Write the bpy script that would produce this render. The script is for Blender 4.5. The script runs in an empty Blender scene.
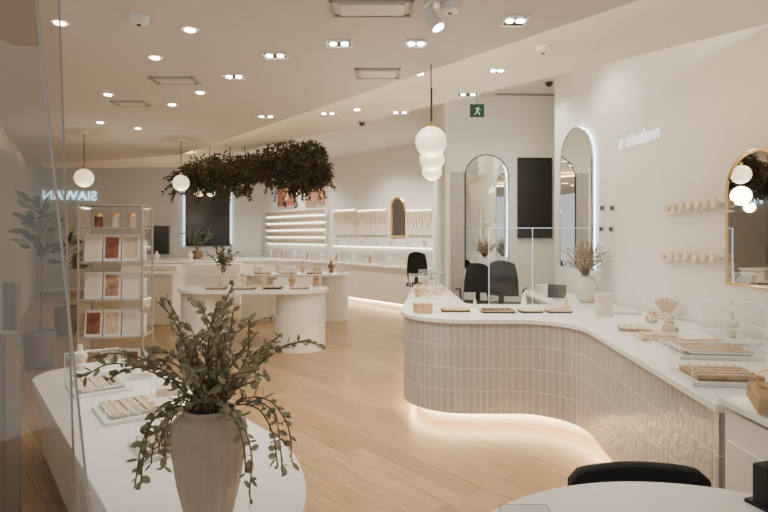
import bpy, math, random
from mathutils import Vector, Matrix
random.seed(7)
F=560.0; H=1.65; HY=235.0; CX=384.0
scn=bpy.context.scene; COL=scn.collection
PI=math.pi
def P(px,py,z):
    d=(H-z)*F/(py-HY); return ((px-CX)/F*d, d)
def X(px,d): return (px-CX)/F*d
def Z(py,d): return H-(py-HY)*d/F

# ------------------------------------------------------------ materials
def mat(name,col,rough=.5,metal=0,var=.06,scale=8,bump=0,emit=None,es=0,spec=.5,bscale=40):
    m=bpy.data.materials.new(name); m.use_nodes=True; n=m.node_tree; b=n.nodes['Principled BSDF']
    b.inputs['Roughness'].default_value=rough; b.inputs['Metallic'].default_value=metal
    b.inputs['Specular IOR Level'].default_value=spec
    tc=n.nodes.new('ShaderNodeTexCoord'); no=n.nodes.new('ShaderNodeTexNoise'); no.inputs['Scale'].default_value=scale; no.inputs['Detail'].default_value=4
    n.links.new(tc.outputs['Object'],no.inputs['Vector'])
    cr=n.nodes.new('ShaderNodeValToRGB'); cr.color_ramp.elements[0].position=.3; cr.color_ramp.elements[1].position=.7
    cr.color_ramp.elements[0].color=[max(0,c*(1-var)) for c in col]+[1]; cr.color_ramp.elements[1].color=[min(1,c*(1+var)) for c in col]+[1]
    n.links.new(no.outputs['Fac'],cr.inputs['Fac']); n.links.new(cr.outputs['Color'],b.inputs['Base Color'])
    if bump:
        n2=n.nodes.new('ShaderNodeTexNoise'); n2.inputs['Scale'].default_value=bscale; n.links.new(tc.outputs['Object'],n2.inputs['Vector'])
        bp=n.nodes.new('ShaderNodeBump'); bp.inputs['Strength'].default_value=bump; bp.inputs['Distance'].default_value=.01
        n.links.new(n2.outputs['Fac'],bp.inputs['Height']); n.links.new(bp.outputs['Normal'],b.inputs['Normal'])
    if emit:
        b.inputs['Emission Color'].default_value=list(emit)+[1]; b.inputs['Emission Strength'].default_value=es
    return m
def glassmat(name,tint=(1,1,1),refl=.06,rough=.02):
    m=bpy.data.materials.new(name); m.use_nodes=True; n=m.node_tree; n.nodes.clear()
    o=n.nodes.new('ShaderNodeOutputMaterial'); t=n.nodes.new('ShaderNodeBsdfTransparent'); g=n.nodes.new('ShaderNodeBsdfGlossy')
    t.inputs['Color'].default_value=list(tint)+[1]; g.inputs['Roughness'].default_value=rough
    lw=n.nodes.new('ShaderNodeLayerWeight'); lw.inputs['Blend'].default_value=.25
    mr=n.nodes.new('ShaderNodeMapRange'); mr.inputs['To Min'].default_value=refl*.5; mr.inputs['To Max'].default_value=min(1,refl*5)
    n.links.new(lw.outputs['Facing'],mr.inputs['Value'])
    mx=n.nodes.new('ShaderNodeMixShader'); n.links.new(mr.outputs['Result'],mx.inputs['Fac']); n.links.new(t.outputs[0],mx.inputs[1]); n.links.new(g.outputs[0],mx.inputs[2]); n.links.new(mx.outputs[0],o.inputs['Surface'])
    return m
M={}
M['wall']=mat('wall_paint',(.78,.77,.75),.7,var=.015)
M['walld']=mat('dimmed_left_wall_paint',(.44,.415,.385),.7,var=.02)  # wall paint darkened to put the dim left side into the colour
M['walle']=mat('dimmed_end_wall_paint',(.64,.62,.59),.7,var=.02)  # dimmed copy of the wall paint for the darker far left
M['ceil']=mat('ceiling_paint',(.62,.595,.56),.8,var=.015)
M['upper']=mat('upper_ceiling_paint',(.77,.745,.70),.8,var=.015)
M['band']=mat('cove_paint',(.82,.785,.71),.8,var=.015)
M['white']=mat('white_lacquer',(.81,.80,.775),.35,var=.02)
M['stone']=mat('white_quartz',(.87,.865,.85),.22,var=.02)
M['plinth']=mat('plinth_white',(.70,.68,.65),.4,var=.03)
M['black']=mat('black_fabric',(.012,.012,.014),.8,bump=.2)
M['blackm']=mat('black_metal',(.02,.02,.022),.4,metal=.4)
M['screen']=mat('dark_screen',(.012,.012,.014),.2)
M['gold']=mat('brushed_brass',(.75,.52,.24),.28,metal=1)
M['mirror']=mat('mirror_glass',(.86,.87,.87),.015,metal=1,var=.005)
M['steel']=mat('steel',(.6,.6,.6),.3,metal=1)
M['oak']=mat('light_oak',(.50,.34,.19),.5,var=.15,scale=14)
M['walnut']=mat('walnut',(.16,.09,.05),.5,var=.2,scale=14)
M['taupe']=mat('taupe_frame',(.19,.16,.135),.5)
M['frame']=mat('pale_taupe_frame',(.36,.33,.30),.5)
M['beige']=mat('beige_suede',(.55,.43,.32),.85,var=.05,bump=.1)
M['cream']=mat('cream_linen',(.72,.66,.58),.85,var=.04,bump=.1)
M['greentray']=mat('dark_green_velvet',(.03,.05,.035),.8)
M['vase']=mat('ribbed_stoneware',(.46,.385,.32),.75,var=.1,bump=.15)
M['vase2']=mat('pale_ceramic',(.66,.62,.57),.7,var=.08,bump=.3,bscale=60)
M['leaf']=mat('eucalyptus_leaf',(.29,.28,.175),.6,var=.4,scale=14)
M['leafg']=mat('green_leaf',(.10,.13,.08),.5,var=.4,scale=9)
M['leafb']=mat('dried_brown',(.065,.045,.034),.8,var=.6,scale=6)
M['leafr']=mat('dried_plum',(.085,.038,.04),.8,var=.6,scale=6)
M['leafd']=mat('dark_dried_green',(.05,.062,.036),.8,var=.5,scale=6)
M['stem']=mat('stem_brown',(.18,.125,.08),.7)
M['dry']=mat('dried_flower',(.48,.39,.28),.8,var=.3,scale=20)
M['grey']=mat('grey_panel',(.40,.39,.38),.6)
M['post']=mat('storefront_frame',(.14,.12,.10),.5)
M['stonebeige']=mat('travertine',(.62,.50,.39),.8,var=.15,scale=20,bump=.3)
M['globe']=mat('opal_globe',(.85,.78,.62),.3,emit=(1,.82,.52),es=1.25)
M['led']=mat('warm_led',(1,.9,.7),.5,emit=(1,.72,.38),es=40)
M['ledc']=mat('cove_led',(1,.9,.7),.5,emit=(1,.80,.54),es=36)
M['ledy']=mat('yellow_cove_led',(1,.9,.6),.5,emit=(1,.74,.38),es=60)
M['coveglow']=mat('painted_cove_glow',(1,.9,.6),.5,emit=(1,.80,.42),es=2.6)  # emission painting the cove glow on the ceiling band
M['ledf']=mat('far_cabinet_led',(1,.9,.6),.5,emit=(1,.76,.44),es=26)
M['fillglow']=mat('shelf_fill_led',(1,.9,.8),.5,emit=(1,.9,.74),es=8)  # added glow that brightens the far display wall
M['halo']=mat('cool_backlight',(1,1,1),.5,emit=(.72,.88,1),es=5)
M['halo2']=mat('soft_cool_backlight',(1,1,1),.5,emit=(.72,.88,1),es=1.6)
M['lamp']=mat('lamp_bulb',(1,1,1),.5,emit=(1,.93,.8),es=30)
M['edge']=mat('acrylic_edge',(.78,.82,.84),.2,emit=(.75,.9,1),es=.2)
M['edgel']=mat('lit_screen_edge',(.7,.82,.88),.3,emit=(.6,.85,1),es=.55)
M['sign']=mat('blue_sign_reflection',(.5,.7,.8),.5,emit=(.5,.85,1),es=2.2)
M['signrefl']=mat('pale_lettering_reflection',(.84,.85,.88),.5,emit=(.85,.92,1),es=1.1)
M['exit']=mat('exit_green',(.012,.05,.042),.5,emit=(.01,.08,.06),es=.1)
M['exitw']=mat('exit_white',(.4,.65,.55),.5,emit=(.5,.9,.7),es=.35)
M['soil']=mat('soil',(.05,.035,.025),.9)
M['red']=mat('red_brown_print',(.26,.10,.065),.6,var=.7,scale=9)
M['red2']=mat('warm_print',(.40,.25,.17),.6,var=.6,scale=12)
M['glass']=glassmat('clear_glass',(.985,.99,.99),.05)
M['tint']=glassmat('reflection_tinted_door_glass',(.74,.71,.68),.10)  # tint puts the dark reflection in the glass into its colour
M['tint2']=glassmat('reflection_tinted_inner_glass',(.84,.82,.795),.08)  # lighter tint painting a second layer of reflection

# ------------------------------------------------------------ mesh builder
class MB:
    def __init__(s): s.v=[]; s.f=[]
    def add(s,vs,fs):
        o=len(s.v); s.v+= [tuple(v) for v in vs]; s.f+=[tuple(o+i for i in f) for f in fs]; return s
    def box(s,cx,cy,cz,sx,sy,sz,rz=0,rx=0,ry=0):
        R=Matrix.Rotation(rz,3,'Z')@Matrix.Rotation(ry,3,'Y')@Matrix.Rotation(rx,3,'X')
        vs=[R@Vector((x*sx/2,y*sy/2,z*sz/2))+Vector((cx,cy,cz)) for x in(-1,1) for y in(-1,1) for z in(-1,1)]
        return s.add(vs,[(0,1,3,2),(4,6,7,5),(0,4,5,1),(2,3,7,6),(0,2,6,4),(1,5,7,3)])
    def prism(s,poly,z0,z1):
        n=len(poly); vs=[(x,y,z0) for x,y in poly]+[(x,y,z1) for x,y in poly]
        a=sum(poly[i][0]*poly[(i+1)%n][1]-poly[(i+1)%n][0]*poly[i][1] for i in range(n))
        fs=[tuple(range(n-1,-1,-1)),tuple(range(n,2*n))]+[(i,(i+1)%n,n+(i+1)%n,n+i) for i in range(n)]
        if a<0: fs=[tuple(reversed(f)) for f in fs]
        return s.add(vs,fs)
    def lathe(s,prof,cx=0,cy=0,n=24,mod=None):
        vs=[];fs=[]
        for r,z in prof:
            for k in range(n):
                a=2*PI*k/n; rr=r*(1+(mod(k) if mod else 0)); vs.append((cx+rr*math.cos(a),cy+rr*math.sin(a),z))
        for j in range(len(prof)-1):
            for k in range(n):
                k2=(k+1)%n; fs.append((j*n+k,j*n+k2,(j+1)*n+k2,(j+1)*n+k))
        fs.append(tuple(range(n-1,-1,-1))); fs.append(tuple((len(prof)-1)*n+k for k in range(n)))
        return s.add(vs,fs)
    def sphere(s,c,r,n=20,sz=1):
        prof=[(max(.0005,r*math.sin(PI*j/12)),c[2]-r*sz*math.cos(PI*j/12)) for j in range(13)]
        return s.lathe(prof,c[0],c[1],n)
    def tube(s,pts,r,n=6,closed=False):
        pts=[Vector(p) for p in pts]; m=len(pts); vs=[];fs=[]
        for i,p in enumerate(pts):
            a=pts[max(0,i-1)]; b=pts[min(m-1,i+1)]
            if closed: a=pts[(i-1)%m]; b=pts[(i+1)%m]
            t=(b-a).normalized(); up=Vector((0,0,1)) if abs(t.z)<.95 else Vector((1,0,0))
            x=t.cross(up).normalized(); y=x.cross(t)
            rr=r[i] if isinstance(r,(list,tuple)) else r
            for k in range(n):
                q=2*PI*k/n; vs.append(p+x*rr*math.cos(q)+y*rr*math.sin(q))
        for i in range(m if closed else m-1):
            j=(i+1)%m
            for k in range(n): fs.append((i*n+k,i*n+(k+1)%n,j*n+(k+1)%n,j*n+k))
        if not closed: fs+= [tuple(range(n-1,-1,-1)),tuple((m-1)*n+k for k in range(n))]
        return s.add(vs,fs)
    def leaf(s,b,d,L,W):
        b=Vector(b); d=Vector(d).normalized(); r=Vector((random.uniform(-1,1),random.uniform(-1,1),random.uniform(-1,1)))
        x=d.cross(r).normalized(); y=d.cross(x)
        return s.add([b,b+d*L*.3+x*W*.42+y*W*.08,b+d*L*.7+x*W*.42+y*W*.08,b+d*L,b+d*L*.7-x*W*.42+y*W*.08,b+d*L*.3-x*W*.42+y*W*.08,b+d*L*.5],[(0,1,6),(1,2,6),(2,3,6),(3,4,6),(4,5,6),(5,0,6)])
    def build(s,name,m,parent=None,smooth=False,bevel=0):
        me=bpy.data.meshes.new(name); me.from_pydata(s.v,[],s.f); me.update()
        o=bpy.data.objects.new(name,me); COL.objects.link(o); me.materials.append(m)
        if smooth:
            me.polygons.foreach_set('use_smooth',[True]*len(me.polygons))
            try: me.set_sharp_from_angle(angle=math.radians(42))
            except Exception: pass
        if parent: o.parent=parent
        if bevel:
            b=o.modifiers.new('bevel','BEVEL'); b.width=bevel; b.segments=2; b.limit_method='ANGLE'
        return o
def thing(name,label,cat,loc=(0,0,0),rz=0,group=None):
    o=bpy.data.objects.new(name,None); COL.objects.link(o); o.location=loc; o.rotation_euler=(0,0,rz); o.empty_display_size=.1
    o['label']=label; o['category']=cat
    if group: o['group']=group
    return o
def tag(o,label,cat,group=None):
    o['label']=label; o['category']=cat
    if group:o['group']=group
    return o
def struct(name,mb,m,**k):
    o=mb.build(name,m,**k); o['kind']='structure'; return o
def fillet(ctrl,seg=10):
    n=len(ctrl); out=[]
    for i in range(n):
        p=Vector(ctrl[i][:2]); r=ctrl[i][2]; a=Vector(ctrl[i-1][:2]); b=Vector(ctrl[(i+1)%n][:2])
        if r<=0: out.append(tuple(p)); continue
        p0=p+(a-p).normalized()*r; p1=p+(b-p).normalized()*r
        for k in range(seg+1):
            t=k/seg; w=.707; num=p0*(1-t)**2+p*2*w*t*(1-t)+p1*t*t; den=(1-t)**2+2*w*t*(1-t)+t*t
            out.append(tuple(num/den))
    return out
def inset(poly,d):
    n=len(poly); A=sum(poly[i][0]*poly[(i+1)%n][1]-poly[(i+1)%n][0]*poly[i][1] for i in range(n)); sg=1 if A>0 else -1
    out=[]
    for i in range(n):
        p=Vector(poly[i]); a=(p-Vector(poly[i-1])); b=(Vector(poly[(i+1)%n])-p)
        if a.length<1e-6 or b.length<1e-6: a=b=(a+b)
        a.normalize(); b.normalize()
        na=Vector((-a.y,a.x))*sg; nb=Vector((-b.y,b.x))*sg; m=(na+nb)
        if m.length<1e-4: m=na
        m.normalize(); c=max(.4,m.dot(na)); out.append(tuple(p+m*d/c))
    return out
def ribbon(name,poly,z0,z1,m,parent):
    n=len(poly); vs=[(x,y,z0) for x,y in poly]+[(x,y,z1) for x,y in poly]
    fs=[(i,(i+1)%n,n+(i+1)%n,n+i) for i in range(n)]
    me=bpy.data.meshes.new(name); me.from_pydata(vs,[],fs); uv=me.uv_layers.new(name='UVMap'); s=0; li=0
    for i in range(n):
        L=(Vector(poly[(i+1)%n])-Vector(poly[i])).length
        for (u,v) in ((s,z0),(s+L,z0),(s+L,z1),(s,z1)): uv.data[li].uv=(u,v-z0); li+=1
        s+=L
    me.polygons.foreach_set('use_smooth',[True]*len(me.polygons))
    try: me.set_sharp_from_angle(angle=math.radians(40))
    except Exception: pass
    me.materials.append(m); o=bpy.data.objects.new(name,me); COL.objects.link(o); o.parent=parent; return o
def stadium(cx,cy,w,d,seg=12):
    r=d/2; out=[]
    for k in range(seg+1): a=-PI/2+PI*k/seg; out.append((cx+w/2-r+r*math.cos(a),cy+r*math.sin(a)))
    for k in range(seg+1): a=PI/2+PI*k/seg; out.append((cx-w/2+r+r*math.cos(a),cy+r*math.sin(a)))
    return out

def tilemat():
    m=bpy.data.materials.new('stacked_tile'); m.use_nodes=True; n=m.node_tree; b=n.nodes['Principled BSDF']
    uv=n.nodes.new('ShaderNodeUVMap'); br=n.nodes.new('ShaderNodeTexBrick'); br.offset=0; br.squash=1
    br.inputs['Scale'].default_value=1; br.inputs['Brick Width'].default_value=.056; br.inputs['Row Height'].default_value=.1935
    br.inputs['Mortar Size'].default_value=.0028; br.inputs['Mortar Smooth'].default_value=.2; br.inputs['Bias'].default_value=0
    br.inputs['Color1'].default_value=(.48,.47,.45,1); br.inputs['Color2'].default_value=(.42,.41,.395,1); br.inputs['Mortar'].default_value=(.78,.76,.72,1)
    n.links.new(uv.outputs[0],br.inputs['Vector']); n.links.new(br.outputs['Color'],b.inputs['Base Color'])
    b.inputs['Roughness'].default_value=.12
    inv=n.nodes.new('ShaderNodeMath'); inv.operation='SUBTRACT'; inv.inputs[0].default_value=1; n.links.new(br.outputs['Fac'],inv.inputs[1])
    no=n.nodes.new('ShaderNodeTexNoise'); no.inputs['Scale'].default_value=18; n.links.new(uv.outputs[0],no.inputs['Vector'])
    ad=n.nodes.new('ShaderNodeMath'); ad.operation='MULTIPLY_ADD'; ad.inputs[1].default_value=1.6; n.links.new(no.outputs['Fac'],ad.inputs[0]); n.links.new(inv.outputs[0],ad.inputs[2])
    bp=n.nodes.new('ShaderNodeBump'); bp.inputs['Strength'].default_value=.6; bp.inputs['Distance'].default_value=.006
    n.links.new(ad.outputs[0],bp.inputs['Height']); n.links.new(bp.outputs['Normal'],b.inputs['Normal'])
    return m
def floormat():
    m=bpy.data.materials.new('oak_planks'); m.use_nodes=True; n=m.node_tree; b=n.nodes['Principled BSDF']
    tc=n.nodes.new('ShaderNodeTexCoord'); mp=n.nodes.new('ShaderNodeMapping'); mp.inputs['Rotation'].default_value=(0,0,math.radians(49))
    n.links.new(tc.outputs['Object'],mp.inputs['Vector'])
    br=n.nodes.new('ShaderNodeTexBrick'); br.offset=.37; br.inputs['Scale'].default_value=1; br.inputs['Brick Width'].default_value=1.7; br.inputs['Row Height'].default_value=.17
    br.inputs['Mortar Size'].default_value=.0028; br.inputs['Color1'].default_value=(.42,.28,.145,1); br.inputs['Color2'].default_value=(.295,.19,.094,1); br.inputs['Mortar'].default_value=(.17,.105,.05,1)
    n.links.new(mp.outputs[0],br.inputs['Vector'])
    mp2=n.nodes.new('ShaderNodeMapping'); mp2.inputs['Scale'].default_value=(1.2,16,1); n.links.new(mp.outputs[0],mp2.inputs['Vector'])
    no=n.nodes.new('ShaderNodeTexNoise'); no.inputs['Scale'].default_value=2.2; no.inputs['Detail'].default_value=6; n.links.new(mp2.outputs[0],no.inputs['Vector'])
    mx=n.nodes.new('ShaderNodeMix'); mx.data_type='RGBA'; mx.blend_type='MULTIPLY'; mx.inputs[0].default_value=.75
    cr=n.nodes.new('ShaderNodeValToRGB'); cr.color_ramp.elements[0].position=.3; cr.color_ramp.elements[0].color=(.56,.52,.47,1); cr.color_ramp.elements[1].position=.65; cr.color_ramp.elements[1].color=(1,1,1,1)
    n.links.new(no.outputs['Fac'],cr.inputs['Fac']); n.links.new(br.outputs['Color'],mx.inputs[6]); n.links.new(cr.outputs['Color'],mx.inputs[7]); n.links.new(mx.outputs[2],b.inputs['Base Color'])
    b.inputs['Roughness'].default_value=.34
    return m
M['tile']=tilemat(); M['floor']=floormat()

# ------------------------------------------------------------ walls
class Wall:
    def __init__(s,a,b):
        s.a=Vector(a); s.b=Vector(b); s.u=(s.b-s.a).normalized(); s.n=Vector((s.u.y,-s.u.x)); s.rz=math.atan2(s.u.y,s.u.x); s.L=(s.b-s.a).length
    def s_at(s,px):
        t=(px-CX)/F; return (t*s.a.y-s.a.x)/(s.u.x-t*s.u.y)
    def d_at(s,px): return s.a.y+s.s_at(px)*s.u.y
    def z(s,px,py): return H-(py-HY)*s.d_at(px)/F
    def loc(s,sv,z=0,off=0):
        p=s.a+s.u*sv+s.n*off; return (p.x,p.y,z)
    def rect(s,x0,x1,y0,y1):
        a=s.s_at(x0); b=s.s_at(x1); xm=(x0+x1)/2
        return (a+b)/2, b-a, s.z(xm,y1), s.z(xm,y0)
    def build(s,name,z1,th=.12,z0=0,m=None):
        p=[s.a,s.b,s.b-s.n*th,s.a-s.n*th]
        return struct(name,MB().prism([tuple(q) for q in p],z0,z1),m or M['wall'])
ZU=3.75
WR=Wall((2.27,7.45),(3.2,-2.0)); WR.build('wall_right',ZU)
WT=Wall((.93,8.5),(2.62,8.56)); WT.build('wall_back',ZU)
WS=Wall((-4.0,18.35),(1.08,12.48)); WS.build('wall_far',ZU)
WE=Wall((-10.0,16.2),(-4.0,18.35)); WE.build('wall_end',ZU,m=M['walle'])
struct('wall_left',MB().prism([(-2.6,2.8),(-10.0,16.2),(-10.15,16.1),(-2.75,2.72)],0,ZU),M['walld'])
struct('wall_return',MB().prism([(.93,8.5),(1.08,12.48),(1.2,12.48),(1.05,8.62)],0,ZU),M['wall'])
struct('wall_jut',MB().prism([(2.28,7.45),(2.62,8.56),(2.74,8.56),(2.40,7.45)],0,ZU),M['wall'])
fl=[(-2.9,-2.5),(3.4,-2.5),(3.4,8.8),(1.4,12.9),(-4.0,18.7),(-10.6,16.6),(-10.6,14)]
struct('floor',MB().prism(fl,-.08,0),M['floor'])
struct('ceiling_upper',MB().prism([(-3.4,2.3),(3.35,2.3),(3.35,8.8),(1.4,12.9),(-4.0,18.7),(-10.6,16.6)],ZU,ZU+.08),M['upper'])
ZM=2.90
main=[(2.85,1.05),(1.36,2.98),(-3.19,8.75),(-5.48,9.7),(-6.2,9.75),(-2.45,2.9),(-2.45,-1.4),(3.0,-1.4)]
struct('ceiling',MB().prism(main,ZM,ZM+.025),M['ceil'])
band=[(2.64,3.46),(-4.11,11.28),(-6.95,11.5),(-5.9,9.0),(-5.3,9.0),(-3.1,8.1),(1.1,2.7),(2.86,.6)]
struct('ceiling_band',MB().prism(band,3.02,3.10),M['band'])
def led(a,b,z,label,m,w=.03,h=.02):
    a=Vector(a);b=Vector(b);c=(a+b)/2; rz=math.atan2(b.y-a.y,b.x-a.x)
    o=tag(MB().box(0,0,0,(b-a).length,w,h).build('led_or_added_glow',m),label,'light strip'); o.location=(c.x,c.y,z); o.rotation_euler=(0,0,rz); return o
led((2.35,3.55),(-4.05,10.95),3.112,'long warm light strip on top of the floating ceiling edge along the right wall',M['ledc'],.05)
led((-4.2,11.1),(-6.7,11.3),3.112,'short warm light strip on top of the far ceiling edge',M['ledc'],.05)
def off(a,b,k):
    a=Vector(a);b=Vector(b);u=(b-a).normalized();n=Vector((u.y,-u.x))*k; return a+n,b+n
a,b=off((-3.25,8.75),(-5.4,9.62),-.02); led(a,b,2.945,'small yellow light strip hidden on the inner ceiling edge at the far left',M['ledy'],.02,.03)
a,b=off((2.3,1.72),(-3.1,8.55),-.035); led(a,b,2.950,'long light strip tucked in the ceiling step over the shop',M['ledy'],.03,.012)
a,b=off((-3.3,8.72),(-5.5,9.6),.35); led(a,b,3.012,'wide glowing sheet painting yellow cove light above the far left wall',M['coveglow'],.42,.012)  # flat emissive sheet stands in for cove light falling on the band
a,b=off((-.6,5.47),(-3.2,8.72),.10); led(a,b,3.012,'thin glowing sheet painting cove light along the ceiling step above the hanging foliage',M['coveglow'],.07,.012)  # cove glow along the step, also painted as an emissive sheet
def walltrim(W,name,z0,h,th,m):
    struct(name,MB().prism([tuple(W.a+W.n*.002),tuple(W.b+W.n*.002),tuple(W.b+W.n*th),tuple(W.a+W.n*th)],z0,z0+h),m)
walltrim(WT,'baseboard_back',0,.1,.015,M['white']); walltrim(WE,'baseboard_end',0,.1,.015,M['white'])

# ------------------------------------------------------------ storefront glass
def door(d,xb,xt,m,label):
    t=thing('glass_door',label,'glass door',(X(xb,d),d,0),0)
    e0=Vector((X(xb,d),d,Z(512,d))); e1=Vector((X(xt,d),d,Z(0,d))); sl=(e1-e0)/(e1.z-e0.z)
    L0=Vector((t.location.x,t.location.y,0)); b2=e0+sl*(.02-e0.z)-L0; t2=e0+sl*(2.85-e0.z)-L0
    MB().add([b2,t2,t2+Vector((-.9,0,0)),b2+Vector((-.9,0,0))],[(0,1,2,3)]).build('pane',m,t)
    MB().tube([b2+Vector((.003,.0,0)),t2+Vector((.003,.0,0))],.0026,6).build('pane_edge',M['grey'],t)
door(1.15,88,35,M['tint'],'tall glass door panel tinted for dark reflections at the far left edge of the view')
door(1.42,74,58,M['tint2'],'second glass panel tinted for layered reflections standing just behind the first glass door')
tag(MB().box(X(12,3.0),3.0,.7,.07,.05,1.4).build('stanchion',M['post'],bevel=.005),'dark post standing on the floor behind the glass door at left','post')
tag(MB().box(X(-2,2.6),2.6,.6,.14,.1,1.2).build('side_pillar',M['taupe'],bevel=.005),'short brown pillar at the very left edge behind the glass door','pillar')

# ------------------------------------------------------------ main counter
ctrl=[(.44,8.2,.12),(.10,4.77,.64),(1.60,4.77,.5),(1.41,2.38,0),(2.74,2.38,0),(2.26,7.3,0),(1.75,7.3,.1),(1.75,5.84,.12),(.86,5.84,.12),(.86,8.2,.12)]
out=fillet(ctrl)
ct=thing('service_counter','long curved white topped counter faced with stacked greige tiles and underlit base','counter',(0,0,0))
MB().prism(out,.893,.93).build('countertop',M['stone'],ct,bevel=.004)
body=inset(out,.025); ribbon('tiled_front',body,.12,.893,M['tile'],ct)
MB().prism(body,.116,.12).build('underside',M['white'],ct)
kick=inset(out,.15); MB().prism(kick,0,.116).build('plinth_base',M['white'],ct)
fr=inset(out,.11)
path=[(fr[8][0],fr[8][1],.10)]+[(p[0],p[1],.10) for p in fr[11:34]]+[(fr[33][0]-.01,3.6,.10)]
MB().tube(path,.011,6).build('led_or_added_glow',M['led'],ct)

cb=thing('white_cabinet','white lacquered cabinet standing at the near end of the tiled counter','cabinet',(1.43,1.95,0))
MB().box(.62,.205,.46,1.24,.39,.92).build('body',M['white'],cb,bevel=.004)
MB().box(.62,.205,.955,1.28,.42,.03).build('top',M['stone'],cb,bevel=.004)
MB().box(-.003,.205,.50,.012,.33,.60).build('door',M['white'],cb,bevel=.003)

# ------------------------------------------------------------ small display makers
def tray(x,y,z,w,d,rz,label,m,inner,group=None,rows=2,gold=True,cat='tray'):
    t=thing('jewellery_tray',label,cat,(x,y,z),rz,group)
    b=MB().box(0,0,.006,w,d,.012)
    for sx in(-1,1): b.box(sx*(w/2-.005),0,.012,.01,d,.024); b.box(0,sx*(d/2-.005),.012,w,.01,.024)
    b.build('tray_body',m,t)
    p=MB(); n=max(2,int(w/.045))
    for r in range(rows):
        p.box(0,(r+.5)*d/rows-d/2,.02,w*.9,d/rows*.72,.014)
    p.build('pad',inner,t)
    if gold:
        g=MB()
        for r in range(rows):
            for k in range(n):
                cx=(k+.5)*w*.88/n-w*.44; cy=(r+.5)*d/rows-d/2
                g.tube([(cx+.008*math.cos(a),cy,.030+.008*math.sin(a)) for a in [2*PI*i/8 for i in range(8)]],.0018,4,True)
        g.build('ring_display',M['gold'],t)
    return t
def gcase(x,y,z,w,d,h,rz,label,group=None,r=.0018):
    t=thing('glass_case',label,'display case',(x,y,z),rz,group)
    MB().box(0,0,.01,w,d,.02).build('base',M['white'],t)
    MB().box(0,0,.02+h/2,w-.004,d-.004,h).build('cover',M['glass'],t)
    e=MB()
    for sx in(-1,1):
        for sy in(-1,1): e.tube([(sx*w/2,sy*d/2,.02),(sx*w/2,sy*d/2,h+.02)],r,4)
        e.tube([(sx*w/2,-d/2,h+.02),(sx*w/2,d/2,h+.02)],r,4); e.tube([(-w/2,sx*d/2,h+.02),(w/2,sx*d/2,h+.02)],r,4)
    e.build('edges',M['edge'],t)
    return t
def bust(x,y,z,h,rz,label,m,group=None):
    t=thing('necklace_bust',label,'display bust',(x,y,z),rz,group)
    pr=[(.045*h/.25,0),(.05*h/.25,.01),(.04*h/.25,.05*h/.25),(.07*h/.25,.12*h/.25),(.075*h/.25,.15*h/.25),(.03*h/.25,.19*h/.25),(.025*h/.25,.25*h/.25)]
    o=MB().lathe(pr,n=16).build('neck_form',m,t,smooth=True); o.scale=(1,.55,1)
    MB().tube([(.06*h/.25*math.cos(a),-.045*h/.25-.005,.13*h/.25+.05*h/.25*math.sin(a)) for a in [PI+PI*i/10 for i in range(11)]],.002,4).build('necklace',M['gold'],t)
    return t
def card(x,y,z,w,h,rz,label,m,group=None,name='sign_card'):
    t=thing(name,label,'sign',(x,y,z),rz,group)
    MB().box(0,0,h/2,w,.012,h,rx=-.12).build('frame',M['white'],t)
    MB().box(0,-.009,h/2,w*.78,.004,h*.78,rx=-.12).build('print',m,t)
    return t
def gift(x,y,z,w,d,h,rz,label,m,group=None):
    t=thing('jewellery_box',label,'box',(x,y,z),rz,group)
    MB().box(0,0,h*.36,w*.96,d*.96,h*.72).build('box_base',m,t,bevel=.002); MB().box(0,0,h*.86,w,d,h*.28).build('lid',m,t,bevel=.002)
    return t
def arch(w,h,n=20):
    r=w/2; pts=[(-r,0),(r,0)]
    for k in range(n+1): a=PI*k/n; pts.append((r*math.cos(a),h-r+r*math.sin(a)))
    return pts
def archpoly(mb,pts,y0,y1):
    n=len(pts); vs=[(x,y0,z) for x,z in pts]+[(x,y1,z) for x,z in pts]
    return mb.add(vs,[tuple(range(n)),tuple(range(2*n-1,n-1,-1))]+[(i,n+i,n+(i+1)%n,(i+1)%n) for i in range(n)])
def mirror(W,x0,x1,y0,y1,label,halo=False,frame='gold',fr=.014):
    s,ww,z0,z1=W.rect(x0,x1,y0,y1)
    t=thing('arched_mirror',label,'mirror',W.loc(s,z0),W.rz)
    off=.05 if halo else .004
    if halo:
        q=MB(); pts=arch(ww-.03,z1-z0-.03); q.tube([(x,-.02,z+.015) for x,z in pts],.012,6,True); q.build('backlight',M['halo'],t)
    archpoly(MB(),arch(ww,z1-z0),-off-.015,-off).build('mirror_glass',M['mirror'],t)
    MB().tube([(x,-off-.012,z) for x,z in arch(ww,z1-z0)],fr,6,True).build('frame',M[frame],t,smooth=True)
    return t
mirror(WR,565,597,127,268,'tall slim arched mirror glowing with cool backlight on the right wall',True,'steel',.01)
mirror(WR,729,790,150,287,'brass framed arched mirror at the right edge beside the ring pegs',False,'gold')
mirror(WT,465,508,155,268,'tall thin framed arched mirror beside the black wall screen',False,'blackm',.009)
s,w,z0,z1=WT.rect(517,551,158,238)
t=thing('wall_screen','portrait black wall screen between the arched mirror and the wall corner','screen',WT.loc(s,z0),WT.rz)
MB().box(0,-.03,(z1-z0)/2,w,.05,z1-z0).build('housing',M['blackm'],t,bevel=.004); MB().box(0,-.058,(z1-z0)/2,w*.95,.004,(z1-z0)*.97).build('display_panel',M['screen'],t)
s,w,z0,z1=WT.rect(451,464,172,270)
struct('door_1',MB().prism([tuple(WT.a+WT.u*(s-w/2)+WT.n*.001),tuple(WT.a+WT.u*(s+w/2)+WT.n*.001),tuple(WT.a+WT.u*(s+w/2)+WT.n*.03),tuple(WT.a+WT.u*(s-w/2)+WT.n*.03)],0,z1),M['grey'])
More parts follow.
